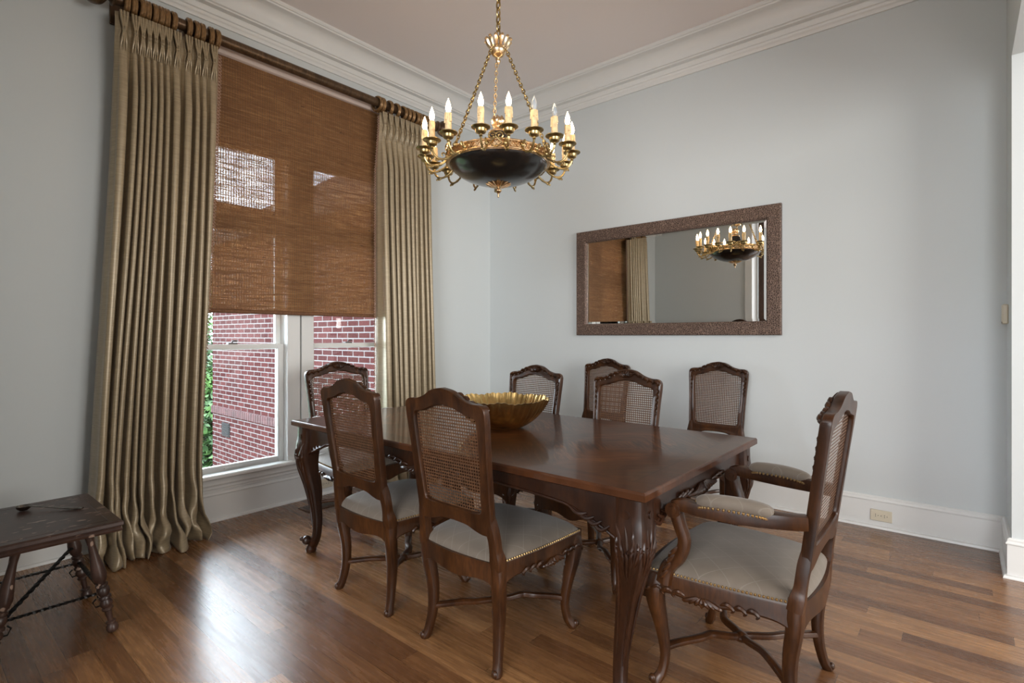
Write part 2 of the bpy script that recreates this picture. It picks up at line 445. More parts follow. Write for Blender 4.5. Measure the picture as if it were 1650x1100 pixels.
for (a, b) in ((WY0+.05, MU-.10), (MU+.10, WY1-.05)):
    # lower sash (inside), upper sash (outside), transom
    for nm, x0, x1, z0, z1, st, rb, rt in (('lower_sash', -.095, -.055, .275, 1.190, .045, .075, .035), ('upper_sash', -.145, -.105, 1.150, 2.045, .038, .035, .045), ('transom_sash', -.145, -.105, 2.13, 2.63, .038, .06, .045)):
        fr = wbox(nm, [(x0, x1, a, a+st, z0, z1), (x0, x1, b-st, b, z0, z1), (x0, x1, a+st, b-st, z0, z0+rb), (x0, x1, a+st, b-st, z1-rt, z1)])
        xm = (x0+x1)/2
        M().box(xm-.003, xm+.003, a+st-.005, b-st+.005, z0+rb-.005, z1-rt+.005).build('glass', GLASS, fr)
    c = (a+b)/2
    M().box(-.10, -.06, c-.03, c+.03, 1.19, 1.20).tube([(-.075, c, 1.20), (-.07, c, 1.212), (-.06, c+.03, 1.214)], .006, 8).build('sash_lock', METAL, wn)
    M().box(-.054, -.045, c-.06, c+.06, .325, .332).build('sash_lift', MT, wn)

# ------------------------------------------------------------------ outside
struct('ground_outside', M().box(-40, -.3, -30, 20, -1.6, -1.5), GRASS)
bd = thing('brick_house_wing', 'red brick house wing with grey hipped roof seen through the window', 'building', (0, 0, 0))
BX, BY = -5.30, -.80
m = M().box(BX, -.30, BY, 4, -1.5, 2.62); m.build('brick_wall', MBR, bd, 0)
m = M()
x = BX+.0
while x < -.35:
    m.box(x, x+.062, BY-.025, BY+.02, .03, .14, .004); x += .072
m.build('soldier_course', simple('brick_band', (.040, .0135, .0135), .9, 0, 9, .35), bd, 0)
m = M().box(-4.92, -4.64, BY-.012, BY+.02, -.30, -.09)
for k in range(6): m.box(-4.90, -4.66, BY-.02, BY-.008, -.285+k*.033, -.27+k*.033)
m.build('foundation_vent', simple('grey_vent', (.02, .019, .019), .8, Specular_IOR_Level=.1), bd, 0)
m = M(); e = .42; x0, x1, y0, y1 = BX-e, -.30, BY-e*.4, 4.4
m.add([(x0, y0, 2.62), (x1, y0, 2.62), (x1, y1, 2.62), (x0, y1, 2.62), (x0, y0, 2.80), (x1, y0, 2.80), (x1, y1, 2.80), (x0, y1, 2.80)], [(0, 3, 2, 1), (0, 1, 5, 4), (1, 2, 6, 5), (2, 3, 7, 6), (3, 0, 4, 7), (4, 5, 6, 7)])
m.build('eave', simple('grey_eave_paint', (.07, .068, .066), .8, Specular_IOR_Level=.1), bd, 0)
yc = (y0+y1)/2; q = (y1-y0)/2
m = M().add([(x0, y0, 2.80), (x1, y0, 2.80), (x1, y1, 2.80), (x0, y1, 2.80), (x0+q, yc, 2.80+q*.68), (x1, yc, 2.80+q*.68)], [(0, 1, 5, 4), (3, 4, 5, 2), (0, 4, 3), (1, 2, 5), (0, 3, 2, 1)])
m.build('roof', ROOF, bd, 0)

def shrub(label, c, r, h, nleaf, seed, group=None):
    rd = random.Random(seed)
    kd = 'shrub' if 'shrub' in label else 'tree'; t = thing(kd, label, kd, (c[0], c[1], -1.5), 0, group)
    m = M()
    m.tube([(0, 0, 0), (.03, 0, h*.4), (0, .05, h*.8)], [.09, .07, .02], 8)
    for k in range(6):
        a = k*1.05; m.tube([(0, 0, h*.3+k*.1), (r*.3*math.cos(a), r*.3*math.sin(a), h*.5), (r*.6*math.cos(a), r*.6*math.sin(a), h*.75)], [.04, .025, .01], 6)
    m.build('trunk', BARK, t)
    m = M()
    for k in range(nleaf):
        a = rd.uniform(0, 2*PI); zz = rd.random()**.8; rr = r*math.sin(PI*min(.97, .12+.8*zz))*rd.uniform(.55, 1.05)
        p = Vector((rr*math.cos(a), rr*math.sin(a), h*(.05+.98*zz)))
        s_ = rd.uniform(.05, .10)
        d = Vector((rd.uniform(-1, 1), rd.uniform(-1, 1), rd.uniform(-.6, 1))).normalized(); e_ = d.cross(Vector((rd.uniform(-1, 1), rd.uniform(-1, 1), rd.uniform(-1, 1)))).normalized()
        m.add([p-d*s_, p+e_*s_*.45, p+d*s_, p-e_*s_*.45], [(0, 1, 2, 3)])
    m.build('foliage', LEAF, t, 0)
shrub('leafy green tree beside the brick corner outside the window', (-7.6, -.9), 1.0, 3.6, 9000, 3)
shrub('low dark green shrub at the foot of the brick corner outside the window', (-6.75, -.25), .75, 2.1, 7000, 8)
shrub('farther green tree behind the brick house, seen past the drapery edge', (-12.5, 1.2), 1.9, 4.6, 9000, 5)

# ------------------------------------------------------------------ shade, rod, rings, curtains
sh = thing('woven_window_shade', 'brown woven reed roller shade lowered over the upper window', 'window shade', (.045, -2.165, 1.405))
M().box(0, .003, -.80, .80, .02, 1.745).build('shade_fabric', MBL, sh, 0)
M().tube([(.002, -.80, .012), (.002, .80, .012)], .014, 12).build('bottom_bar', simple('shade_hem', (.16, .07, .03), .7, 0, 90, .3), sh)
M().box(-.045, .028, -.82, .82, 1.735, 1.785, .004).build('head_rail', simple('rose_white_headrail', (.62, .52, .47), .5), sh)

RZ, RXX = 3.185, .15
rod = thing('curtain_rod', 'thick bronze curtain rod with ball finial above the window', 'curtain rod', (RXX, -2.1, RZ))
M().tube([(0, -1.235, 0), (0, 1.20, 0)], .034, 20).build('pole', WR, rod)
for sgn, yy in ((1, 1.20), (-1, -1.235)):
    prof = [(.034, 0), (.046, .004), (.046, .016), (.030, .024), (.026, .034), (.040, .044), (.062, .062), (.072, .088), (.070, .112), (.055, .138), (.030, .152), (.022, .156), (.018, .168), (.006, .176)]
    R_ = Matrix.Rotation(-sgn*PI/2, 4, 'X')
    M().lathe(crom(prof, 3), 24, (0, yy, 0), R_).build('finial', WR, rod)
for yy in (-1.195, 1.13):
    M().box(-RXX, -.135, yy-.035, yy+.035, -.09, .06, .005).tube([(-.14, yy, -.03), (-.07, yy, -.055), (-.02, yy, -.045)], .014, 10).tube([(.02*math.cos(a)-.0, yy, -.0+0) for a in (0,)]*1+[(-.02, yy, -.045)], .012, 8).build('bracket', WR, rod)

def ring_mesh():
    m = M(); P = [(.055*math.cos(a), 0, .055*math.sin(a)) for a in [k*2*PI/32 for k in range(32)]]
    # double-beaded ring profile
    for dy in (-.0065, .0065):
        m.tube([(x, dy, z) for x, _, z in P], .0095, 8, closed=True, up=(0, 1, 0))
    m.tube([(0, 0, -.064), (0, .0, -.076)], .004, 6)
    return m
ringsL = [-3.285, -3.248, -3.212, -3.178, -3.146, -3.113, -3.080, -3.046, -2.958, -2.919, -2.883, -2.832, -2.797]
ringsR = [-1.545, -1.505, -1.43, -1.36, -1.29, -1.245, -1.20, -1.155, -1.11, -1.065, -1.02]
r0 = ring_mesh().build('curtain_ring', RING)
first = True
for side, ys in (('left', ringsL), ('right', ringsR)):
    for y in ys:
        r = r0 if first else r0.copy()
        if not first: COL.objects.link(r)
        first = False
        r.location = (RXX, y, RZ-.011)
        r.rotation_euler = (0, 0, random.uniform(-.12, .12))
        tag(r, 'bronze curtain ring on the rod above the %s drapery panel' % side, 'curtain ring', 'bronze rings above the %s curtain' % side)

def curtain(name, label, pleats, edges, yb0, yb1, puddle, seed, inner):
    """pleats = y of every pinch pleat; edges = (y0, y1) of the heading; yb0..yb1 = spread at the floor"""
    rd = random.Random(seed)
    root = thing(name, label, 'curtain', (RXX, (edges[0]+edges[1])/2, 0))
    yc = (edges[0]+edges[1])/2
    n = len(pleats); ZT = 3.105
    per = 22; NU = n*per+1; NV = 90
    # pleat borders
    bo = [edges[0]]+[(pleats[i]+pleats[i+1])/2 for i in range(n-1)]+[edges[1]]
    amp = [rd.uniform(.7, 1.35) for _ in range(n+1)]; ph = [rd.uniform(-.5, .5) for _ in range(n+1)]
    wob = [rd.uniform(0, 6.28) for _ in range(n+1)]
    # width shares at the floor
    sb = [rd.uniform(.7, 1.5) for _ in range(n)]; tot = sum(sb); cb = [yb0]
    for q_ in sb: cb.append(cb[-1]+(yb1-yb0)*q_/tot)
    v = []
    for j in range(NV+1):
        t = j/NV
        z = ZT*(1-t) if t < .86 else ZT*(.14)*(1-(t-.86)/.14)**1.25
        z = max(z, 0)
        k_ = min(1, max(0, (t-.10)/.9)); kk = k_*k_*(3-2*k_)*.65+k_*.35
        pinch = math.exp(-((z-3.005)/.028)**2)
        head = 1 if z > 3.005 else 0
        for i in range(NU):
            s_ = i/per; a = min(int(s_), n-1); fr = s_-a
            y_top = bo[a]+(bo[a+1]-bo[a])*fr; y_bot = cb[a]+(cb[a+1]-cb[a])*fr
            y = y_top*(1-kk)+y_bot*kk
            w = (bo[a+1]-bo[a])*(1-kk)+(cb[a+1]-cb[a])*kk
            am = amp[a]*(1-fr)+amp[a+1]*fr
            # deep drop folds below the pinch, three fingers above it
            fold = 2*abs(math.sin(PI*fr))**.75-1              # +1 mid pleat
            fingers = -math.cos(6*PI*fr)*(.5-.5*math.cos(2*PI*fr))
            low = min(1, max(0, (3.0-z)/.35))
            second = math.sin(2*PI*(s_*.5)+wob[a])*.25*k_
            x = .014+low*(.034+.030*k_)*am*fold + low*second*.06
            if z > 2.93:
                hh = min(1, (z-2.93)/.05); x += hh*.016*fingers*(1+pinch*.6)+.012*(.5-.5*math.cos(2*PI*fr))
            # gather towards the pleat centre at the pinch
            yp = bo[a]+(bo[a+1]-bo[a])*.5
            g_ = pinch*.72*(math.sin(PI*fr)**.5 if 0 < fr < 1 else 0)
            y = y+(yp-y)*g_; x += pinch*.010*(math.sin(PI*fr))
            # overlap of the folds
            y += low*math.sin(4*PI*fr)*w*.10*am+k_*math.sin(s_*1.7+wob[0]+z*1.3)*.006
            # crumple near the floor
            if z < .55:
                c_ = (1-z/.55)**2
                nz = noise.noise(Vector((s_*1.1, z*5, seed)))*.10+noise.noise(Vector((s_*2.7, z*13, seed+9)))*.055
                x += c_*(puddle*.55*(.65+.35*fold)+nz); y += c_*noise.noise(Vector((s_*1.3, z*7, seed+3)))*.08
            if t > .86:
                u_ = (t-.86)/.14
                x += u_*u_*puddle*(.45+.4*noise.noise(Vector((s_*.9, 2, seed))))
                z2 = z+.030*abs(noise.noise(Vector((s_*2.1, u_*3, seed+5))))*u_
            else: z2 = z
            v.append((max(x, -.135), y-yc, max(z2, .003)))
    f = [(j*NU+i, j*NU+i+1, (j+1)*NU+i+1, (j+1)*NU+i) for j in range(NV) for i in range(NU-1)]
    c = M(); c.v = v; c.f = f
    o = c.build('drape', MSILK, root, 80)
    sd = o.modifiers.new('thick', 'SOLIDIFY'); sd.thickness = .003
    # pleat buttons
    for i in range(n):
        py = (bo[i]+bo[i+1])/2-yc; hw = min(.016, (bo[i+1]-bo[i])*.42)
        pm = M().ell((.048, py, 3.000), (.011, .012, .012), 12, 8)
        for q_ in (-1, 0, 1):
            pm.tube(crom([(.050, py+q_*.004, 2.998), (.050, py+q_*hw*.45, 3.030), (.048, py+q_*hw*.85, 3.070), (.046, py+q_*hw, 3.108)], 4), [r_ for (r_,) in crom([(.0035,), (.0055,), (.0068,), (.0068,)], 4)], 8)
            pm.tube(crom([(.050, py+q_*.004, 3.000), (.048, py+q_*hw*.45, 2.970), (.042, py+q_*hw*.7, 2.935), (.030, py+q_*hw*.9, 2.89)], 4), [r_ for (r_,) in crom([(.0035,), (.0050,), (.0050,), (.0015,)], 4)], 8)
        pm.build('pinch_pleat', MSILK, root)
    # fringe along the inner edge
    col = 0 if inner == 'low' else NU-1
    pts = [Vector(v[j*NU+col]) for j in range(NV+1) if v[j*NU+col][2] > .10 or j < 5]
    fm = M()
    z = 3.07; js = 0
    while z > (.62 if inner == 'low' else .30):
        while js < len(pts)-2 and pts[js+1].z > z: js += 1
        p = pts[js]; d = -1 if inner == 'low' else 1
        fm.tube([(p.x, p.y, z), (p.x+.006, p.y+d*.014, z-.003), (p.x+.004, p.y+d*.022, z-.013), (p.x, p.y+d*.012, z-.016), (p.x, p.y, z-.010)], .0035, 5)
        z -= .021
    fm.build('fringe_trim', MTRIM, root)
    return root
curtain('curtain', 'taupe silk drapery panel on the left of the window, puddling on the floor', [-3.286, -3.244, -3.21, -3.178, -3.147, -3.112, -3.078, -3.044, -2.955, -2.915, -2.875, -2.832],
        (-3.34, -2.79), -3.46, -2.905, .15, 11, 'high')
curtain('curtain', 'taupe silk drapery panel on the right of the window, behind the chairs', [-1.50, -1.44, -1.38, -1.32, -1.265, -1.215, -1.165, -1.115, -1.065, -1.02],
        (-1.535, -.985), -1.50, -.93, .08, 23, 'low')

# ------------------------------------------------------------------ wall mirror
mr = thing('wall_mirror', 'wide rectangular mirror in an embossed bronze frame on the wall', 'mirror', (1.991, 0, 1.730))
X, Z, fw = .873, .475, .103
prof = [(0, 0), (0, .030), (.006, .036), (.090, .030), (.101, .022), (.103, .006), (.103, 0)]
m = M(); cs = [(-1, -1), (1, -1), (1, 1), (-1, 1)]
for sx, sz in cs:
    for d, y in prof: m.v.append((sx*(X-d), -y, sz*(Z-d)))
n = len(prof)
for i in range(4):
    for k in range(n-1): m.f.append((i*n+k, ((i+1) % 4)*n+k, ((i+1) % 4)*n+k+1, i*n+k+1))
m.build('frame', MFR, mr, 30)
b = .018; xi, zi = X-fw, Z-fw
m = M().add([(-xi, -.007, -zi), (xi, -.007, -zi), (xi, -.007, zi), (-xi, -.007, zi), (-xi+b, -.0083, -zi+b), (xi-b, -.0083, -zi+b), (xi-b, -.0083, zi-b), (-xi+b, -.0083, zi-b)],
            [(0, 1, 5, 4), (1, 2, 6, 5), (2, 3, 7, 6), (3, 0, 4, 7), (4, 5, 6, 7)])
m.build('mirror_glass', MIRR, mr, 0)
M().box(-X+.01, X-.01, -.006, 0, -Z+.01, Z-.01).build('backing', SLOT, mr, 0)

# ------------------------------------------------------------------ outlets, sensor, floor register
def outlet(label, loc, rz):
    o = thing('wall_outlet', label, 'outlet', loc, rz)
    M().box(-.058, .058, -.006, 0, -.036, .036, .002).build('cover_plate', PLATE, o)
    for sx in (-.024, .024):
        r = M().tube([(sx, -.005, 0), (sx, -.009, 0)], .016, 16, sq=4).build('receptacle', PLATE, o)
        M().box(sx-.007, sx-.004, -.0096, -.0085, .002, .009).box(sx-.007, sx-.004, -.0096, -.0085, -.009, -.002).tube([(sx+.008, -.0085, 0), (sx+.008, -.0097, 0)], .0025, 8).build('slots', SLOT, r)
    M().tube([(0, -.005, 0), (0, -.0075, 0)], .003, 8).build('screw', METAL, o)
    return o
outlet('ivory wall outlet in the baseboard under the mirror wall, right of the armchair', (3.455, -.018, .085), 0)
outlet('ivory wall outlet in the baseboard under the window, behind the table leg', (.018, -1.935, .085), PI/2)
t = thing('wall_sensor', 'small beige plastic box on the right wall edge', 'sensor', (RX, -.14, 1.37), 0)
M().box(-.026, 0, -.045, .045, -.055, .055, .005).build('housing', PLATE, t)
M().box(-.028, -.024, -.040, -.028, -.052, -.042).build('button', SLOT, t)
t = thing('floor_register', 'brown metal floor vent register near the window baseboard', 'floor vent', (.26, -2.09, 0), 0)
M().box(-.075, .075, -.165, .165, 0, .006, .002).build('frame', simple('bronze_register', (.10, .06, .04), .4, .5), t)
m = M()
for k in range(14): m.box(-.05, .05, -.142+k*.021, -.130+k*.021, .006, .0075)
m.build('louvres', SLOT, t, 0)

# ------------------------------------------------------------------ chairs
BASE_Z = .41
def lean(x, z, d, y0=-.235, k=.135):
    """a point of the back: x across, z height, d offset to the front"""
    return (x, y0-(z-BASE_Z)*k+d, z)

def rail(m, p0, p1, zt, low, th, bow=0, N=28):
    """seat rail from p0 to p1 (2D) whose lower edge follows low(t)"""
    p0 = Vector((*p0, 0)); p1 = Vector((*p1, 0)); d = (p1-p0).normalized(); nrm = Vector((d.y, -d.x, 0))
    v = []
    for i in range(N+1):
        t = i/N; c = p0.lerp(p1, t)+nrm*bow*math.sin(PI*t)
        zl = low(t)
        for off, z in ((0, zt), (.003, zt-.008), (.003, (zt+zl)/2), (.006, zl+.008), (0, zl), (-th, zl), (-th, zt)):
            v.append((c.x+nrm.x*off, c.y+nrm.y*off, z))
    f = [(i*7+k, i*7+(k+1) % 7, (i+1)*7+(k+1) % 7, (i+1)*7+k) for i in range(N) for k in range(7)]
    f += [tuple(range(6, -1, -1)), tuple(N*7+k for k in range(7))]
    m.add(v, f)
    def at(t, z, off=0):
        c = p0.lerp(p1, t)+nrm*(bow*math.sin(PI*t)+off); return Vector((c.x, c.y, z))
    return at

def leaf(m, pts, r=.006, n=6):
    P = crom(pts, 5); k = len(P)
    m.tube(P, [r*(.35+1.0*math.sin(PI*(i+.5)/k)) for i in range(k)], n)

def make_chair(arm=False):
    ws = .222 if arm else .197; wf = .285 if arm else .245; D0, D1 = -.235, .235
    wb = 1.13 if arm else 1.0                    # widening of the back frame
    root = thing('dining_armchair' if arm else 'dining_chair', 'x', 'chair')
    # legs
    for s in (-1, 1):
        P = [(s*(ws-.002), D0+.004, .43), (s*(ws-.001), D0+.008, .34), (s*(ws-.012), D0+.024, .22), (s*(ws-.014), D0+.022, .12), (s*(ws-.006), D0+.008, .04), (s*(ws+.002), D0-.006, .008), (s*(ws+.003), D0-.008, 0)]
        R = [.0245, .0260, .0225, .0190, .0168, .0180, .015]
        m = M().tube(crom(P, 5), [r for (r,) in crom([(r,) for r in R], 5)], 12, sq=3.2, up=(1, 0, 0), a0=PI/4)
        m.ell((s*(ws+.004), D0-.020, .016), (.012, .010, .014), 10, 6)
        m.build('leg', WD, root)
        P = [(s*(wf-.028), D1-.030, .41), (s*(wf-.018), D1-.018, .36), (s*(wf-.020), D1-.020, .30), (s*(wf-.034), D1-.036, .20), (s*(wf-.043), D1-.044, .11), (s*(wf-.036), D1-.036, .045), (s*(wf-.022), D1-.022, .014), (s*(wf-.018), D1-.018, 0)]
        R = [.030, .036, .031, .0225, .0175, .0165, .018, .015]
        m = M().tube(crom(P, 5), [r for (r,) in crom([(r,) for r in R], 5)], 12, sq=2.8, up=(1, 0, 0), a0=PI/4)
        m.ell((s*(wf-.010), D1-.010, .020), (.014, .014, .015), 10, 6)
        # carved knee
        for k in range(5):
            a = (k-2)*.013
            leaf(m, [(s*(wf-.010+a), D1+.004-a*.6, .385-abs(a)), (s*(wf-.006+a*.8), D1+.012-a*.5, .345), (s*(wf-.010), D1+.004, .285+abs(a))], .005)
        m.build('leg', WD, root)
    # seat frame
    m = M(); zt = BASE_Z+.004
    lowf = lambda t: .345-.004*math.cos(2*PI*t)-.028*math.exp(-((t-.5)/.13)**2)+.0-.035*(abs(2*t-1)**8)
    lows = lambda t: .352-.040*(abs(2*t-1)**7)-.018*math.exp(-((t-.60)/.16)**2)
    lowb = lambda t: .350-.035*(abs(2*t-1)**8)-.016*math.exp(-((t-.5)/.25)**2)
    atf = rail(m, (-wf+.004, D1), (wf-.004, D1), zt, lowf, .026, -.018)
    atr = rail(m, (ws+.012, D0), (wf+.004, D1-.004), zt, lows, .026, .010)
    atl = rail(m, (-wf-.004, D1-.004), (-ws-.012, D0), zt, lambda t: lows(1-t), .026, .010)
    atb = rail(m, (-ws, D0-.014), (ws, D0-.014), zt, lowb, .024, 0) if False else rail(m, (ws, D0+.01), (-ws, D0+.01), zt, lowb, .024, -.022)
    # carving: shell in the middle of the front rail, leaves on the front half of the side rails
    def carve(at, tc, zc, span, sgn=1, low=None):
        for k in range(-3, 4):
            t0 = tc+k*span*.10
            leaf(m, [at(tc+k*span*.03, zc+.012, .008), at(t0, zc-.004, .012), at(t0+k*span*.03, zc-.020+abs(k)*.004, .007)], .0055)
        for sg in (-1, 1):
            for q_ in range(3):
                a = tc+sg*span*(.35+.22*q_)
                leaf(m, [at(a, zc+.006-q_*.003, .006), at(a+sg*span*.12, zc+.016, .011), at(a+sg*span*.24, zc+.002, .008), at(a+sg*span*.20, zc-.008, .008)], .0052)
    carve(atf, .5, .345, .36)
    carve(atr, .60, .352, .36); carve(atl, .40, .352, .36)
    # side rails shown from outside carry a bead
    m.build('seat_frame', WD, root)
    # cushion
    m = M(); N = 30; v = []
    def sgnpow(u): return u
    for j in range(N+1):
        for i in range(N+1):
            u = math.sin((i/N*2-1)*PI/2); w = math.sin((j/N*2-1)*PI/2)
            q_ = (w+1)/2; hw = (ws+.012)*(1-q_)+(wf+.006)*q_
            x = u*hw*(1-.0*w); y = D0-.004+(D1-D0+.006)*q_
            y += .018*(1-u*u)*q_-.020*(1-u*u)*(1-q_)
            x += math.copysign(.010*math.sin(PI*q_), u)*abs(u)
            e_ = ((1-abs(u)**7)*(1-abs(w)**7)); e_ = max(e_, 0)**.45
            z = BASE_Z+.002+.046*e_+.022*(1-u*u)*(1-w*w)
            v.append((x, y, z))
    f = [(j*(N+1)+i, j*(N+1)+i+1, (j+1)*(N+1)+i+1, (j+1)*(N+1)+i) for j in range(N) for i in range(N)]
    m.v = v; m.f = f
    m.build('seat_cushion', MSEAT, root, 80)
    # nailheads along the cushion's lower edge
    m = M()
    def nails(at, off=.004, n=34):
        for k in range(n):
            p = at((k+.5)/n, BASE_Z+.010, off); m.ell(p, (.0046, .0046, .0046), 6, 4)
    nails(atf, .003, 40); nails(atr, .003, 38); nails(atl, .003, 38); nails(atb, .003, 32)
    m.build('nailhead_trim', NAIL, root)
    # posts between seat and back frame
    for s in (-1, 1):
        P = [lean(s*ws, .395, .004), lean(s*(ws+.001), .43, .002), lean(s*(ws-.002), .46, 0), lean(s*(ws*.5+.5*.19*wb), .50, 0), lean(s*.186*wb, .545, 0), lean(s*.184*wb, .60, 0)]
        M().tube(crom(P, 4), [r for (r,) in crom([(.0250,), (.0240,), (.0195,), (.0190,), (.0195,), (.012,)], 4)], 16, sq=7, up=(1, 0, 0), a0=PI/4).build('post', WD, root)
    # back frame
    pairs = [(0, .540, 0, .592), (.07, .536, .07, .592), (.115, .522, .120, .594), (.160, .514, .148, .600), (.196, .526, .156, .618), (.2005, .60, .1585, .66), (.206, .74, .166, .75), (.213, .87, .172, .87),
             (.2185, .950, .172, .925), (.2150, .986, .165, .945), (.192, 1.002, .145, .953), (.150, 1.005, .12, .957), (.105, 1.018, .09, .967), (.055, 1.044, .05, .981), (0, 1.054, 0, .988)]
    dz = .012 if arm else 0
    P = crom(pairs, 5); P = [(a*wb, b+(dz if b > .7 else 0), c*wb+(.012 if arm else 0)*(1 if c > .1 else 0), d+(dz if d > .7 else 0)) for a, b, c, d in P]
    half = P; full = half+[(-a, b, -c, d) for a, b, c, d in reversed(half[1:-1])]
    sec = [(.02, -.019), (0, -.016), (0, .008), (.10, .014), (.22, .010), (.5, .009), (.78, .014), (.92, .012), (1, .004), (1, -.014), (.94, -.019), (.5, -.017)]
    v = []; L = len(full); n = len(sec)
    for a, b, c, d in full:
        for t, y in sec: v.append(lean(a+(c-a)*t, b+(d-b)*t, y))
    f = [(i*n+k, ((i+1) % L)*n+k, ((i+1) % L)*n+(k+1) % n, i*n+(k+1) % n) for i in range(L) for k in range(n)]
    m = M().add(v, f)
    # carved crest: shell and trailing leaves on the front
    zc = 1.022+dz
    for k in range(-3, 4):
        leaf(m, [lean(k*.004, zc-.018, .014), lean(k*.011, zc+.004-abs(k)*.002, .020), lean(k*.015, zc+.026-abs(k)*.006, .012)], .0062)
    for s in (-1, 1):
        for k, (x, z) in enumerate([(.062, 1.018), (.092, 1.006), (.122, .990), (.155, .983), (.185, .978)]):
            z += dz
            leaf(m, [lean(s*wb*(x-.014), z+.008, .014), lean(s*wb*x, z+.014, .021), lean(s*wb*(x+.018), z+.004, .018), lean(s*wb*(x+.012), z-.008, .014)], .0062)
        for k in range(5):
            z = .95-k*.030; x = .200-.0015*k*1.1
            leaf(m, [lean(s*wb*(x-.008), z, .011), lean(s*wb*(x+.002), z-.014, .015), lean(s*wb*(x-.006), z-.030, .010)], .0030 if k < 4 else .0022)
    m.build('back_frame', WD, root)
    # cane panel
    inner = [lean(c*1.01, d, -.002) for a, b, c, d in full]
    m = M().add(inner, [tuple(range(len(inner)))])
    m.build('cane_panel', MCANE, root, 0)
    # X stretcher
    m = M(); zs = .128
    for sx in (-1, 1):
        for sy, w_, yy in ((1, wf-.042, D1-.042), (-1, ws-.013, D0+.022)):
            P = [(sx*w_, yy, zs), (sx*w_*.80, yy-sy*.030, zs+.006), (sx*w_*.50, yy-sy*.085, zs+.012), (sx*w_*.28, sy*.085, zs+.010), (sx*w_*.12, sy*.030, zs+.006), (0, 0, zs+.005)]
            m.tube(crom(P, 6), .0145, 10, sq=3, flat=.8, a0=PI/4)
    m.lathe([(.001, zs-.010), (.024, zs-.008), (.028, zs+.004), (.022, zs+.014), (.010, zs+.020), (.001, zs+.022)], 16)
    m.build('stretcher', WD, root)
    if arm:
        for s in (-1, 1):
            P = [lean(s*.225, .674, .010), (s*.250, -.200, .672), (s*.280, -.08, .668), (s*.297, .04, .670), (s*.301, .100, .674), (s*.301, .130, .666)]
            m = M().tube(crom(P, 6), [r for (r,) in crom([(.023,), (.024,), (.024,), (.023,), (.022,), (.021,)], 6)], 16, sq=6, a0=PI/4)
            m.tube([(s*.274, .128, .655), (s*.328, .128, .655)], .026, 18)
            m.tube([(s*.270, .128, .655), (s*.332, .128, .655)], .014, 14)
            P = [(s*.300, .128, .655), (s*.298, .112, .60), (s*.294, .098, .55), (s*.288, .118, .49), (s*.284, .160, .44), (s*.282, .175, .385)]
            m.tube(crom(P, 6), [r for (r,) in crom([(.023,), (.021,), (.021,), (.023,), (.026,), (.028,)], 6)], 12, sq=3.2, a0=PI/4, up=(1, 0, 0))
            for k in range(4):
                leaf(m, [(s*(.305), .115+k*.012, .53-k*.03), (s*.312, .135+k*.012, .505-k*.03), (s*.305, .150+k*.010, .485-k*.028)], .006)
            a_ = m.build('arm', WD, root)
            m = M(); c = [(s*.2575, -.170, .690), (s*.266, -.145, .697), (s*.280, -.07, .703), (s*.293, .02, .700), (s*.298, .050, .692)]
            m.tube(crom(c, 6), [r for (r,) in crom([(.020,), (.029,), (.031,), (.029,), (.020,)], 6)], 14, flat=.8)
            m.build('arm_pad', MSEAT, a_, 80)
            m = M()
            C = crom(c, 6)
            for side in (-1, 1):
                for i in range(0, len(C)):
                    k_ = i/(len(C)-1); r = .029*math.sin(PI*min(max(k_, .06), .94))**.35
                    m.ell((C[i][0]+side*r, C[i][1], C[i][2]-.016), (.0050, .0050, .0050), 6, 4)
            for e in (0, -1): m.ell((C[e][0], C[e][1]+(.006 if e else -.006), C[e][2]), (.0060, .0060, .0060), 6, 4)
            m.build('nailhead_trim', NAIL, a_)
    return root

ch0 = make_chair(False)
GR = 'cane-back side chairs'
def place(o, x, y, rz, label):
    o.location = (x, y, 0); o.rotation_euler = (0, 0, math.radians(rz)); o['label'] = label; o['category'] = 'chair'; o['group'] = GR
place(ch0, 2.355, -2.497, 0, 'carved walnut cane-back chair seen from behind, nearest the gold bowl')
for x, y, rz, lab in ((1.700, -2.492, 0, 'cane-back chair seen from behind on the near side of the table, closer to the window'),
                      (1.655, -1.660, 180, 'cane-back chair on the far side of the table, partly hidden behind the gold bowl'),
                      (2.350, -1.680, 180, 'cane-back chair at the far long side of the table, right of the gold bowl'),
                      (1.505, -.455, 180, 'spare cane-back chair against the mirror wall, mostly hidden behind another chair'),
                      (2.452, -.445, 180, 'spare cane-back chair against the wall below the right half of the mirror')):
    place(copy_tree(ch0), x, y, rz, lab)
ar0 = make_chair(True)
GR = 'cane-back armchairs at the table ends'
place(ar0, 3.228, -2.125, 90, 'carved armchair seen from the side at the right end of the table')
place(copy_tree(ar0), .755, -2.090, -90, 'cane-back chair at the window end of the table with pale seat')

# ------------------------------------------------------------------ dining table
TX0, TX1, TY0, TY1, TZ = .865, 3.100, -2.655, -1.465, .757
cx, cy = (TX0+TX1)/2, (TY0+TY1)/2; hx, hy = (TX1-TX0)/2, (TY1-TY0)/2
tb = thing('dining_table', 'long dark carved walnut dining table with parquetry top and cabriole legs', 'table', (cx, cy, 0))
m = M()
lay = [(-.012, TZ-.034), (0, TZ-.028), (0, TZ-.008), (-.003, TZ-.002), (-.006, TZ)]
for o_, z in lay:
    for sx, sy in ((-1, -1), (1, -1), (1, 1), (-1, 1)): m.v.append((sx*(hx+o_), sy*(hy+o_), z))
for r in range(len(lay)-1):
    for k in range(4): m.f.append((r*4+k, r*4+(k+1) % 4, (r+1)*4+(k+1) % 4, (r+1)*4+k))
m.f += [(3, 2, 1, 0), tuple((len(lay)-1)*4+k for k in range(4))]
m.build('table_top', MTOP, tb, 20)
ins = .050; ax, ay = hx-ins, hy-ins; ZB = TZ-.034
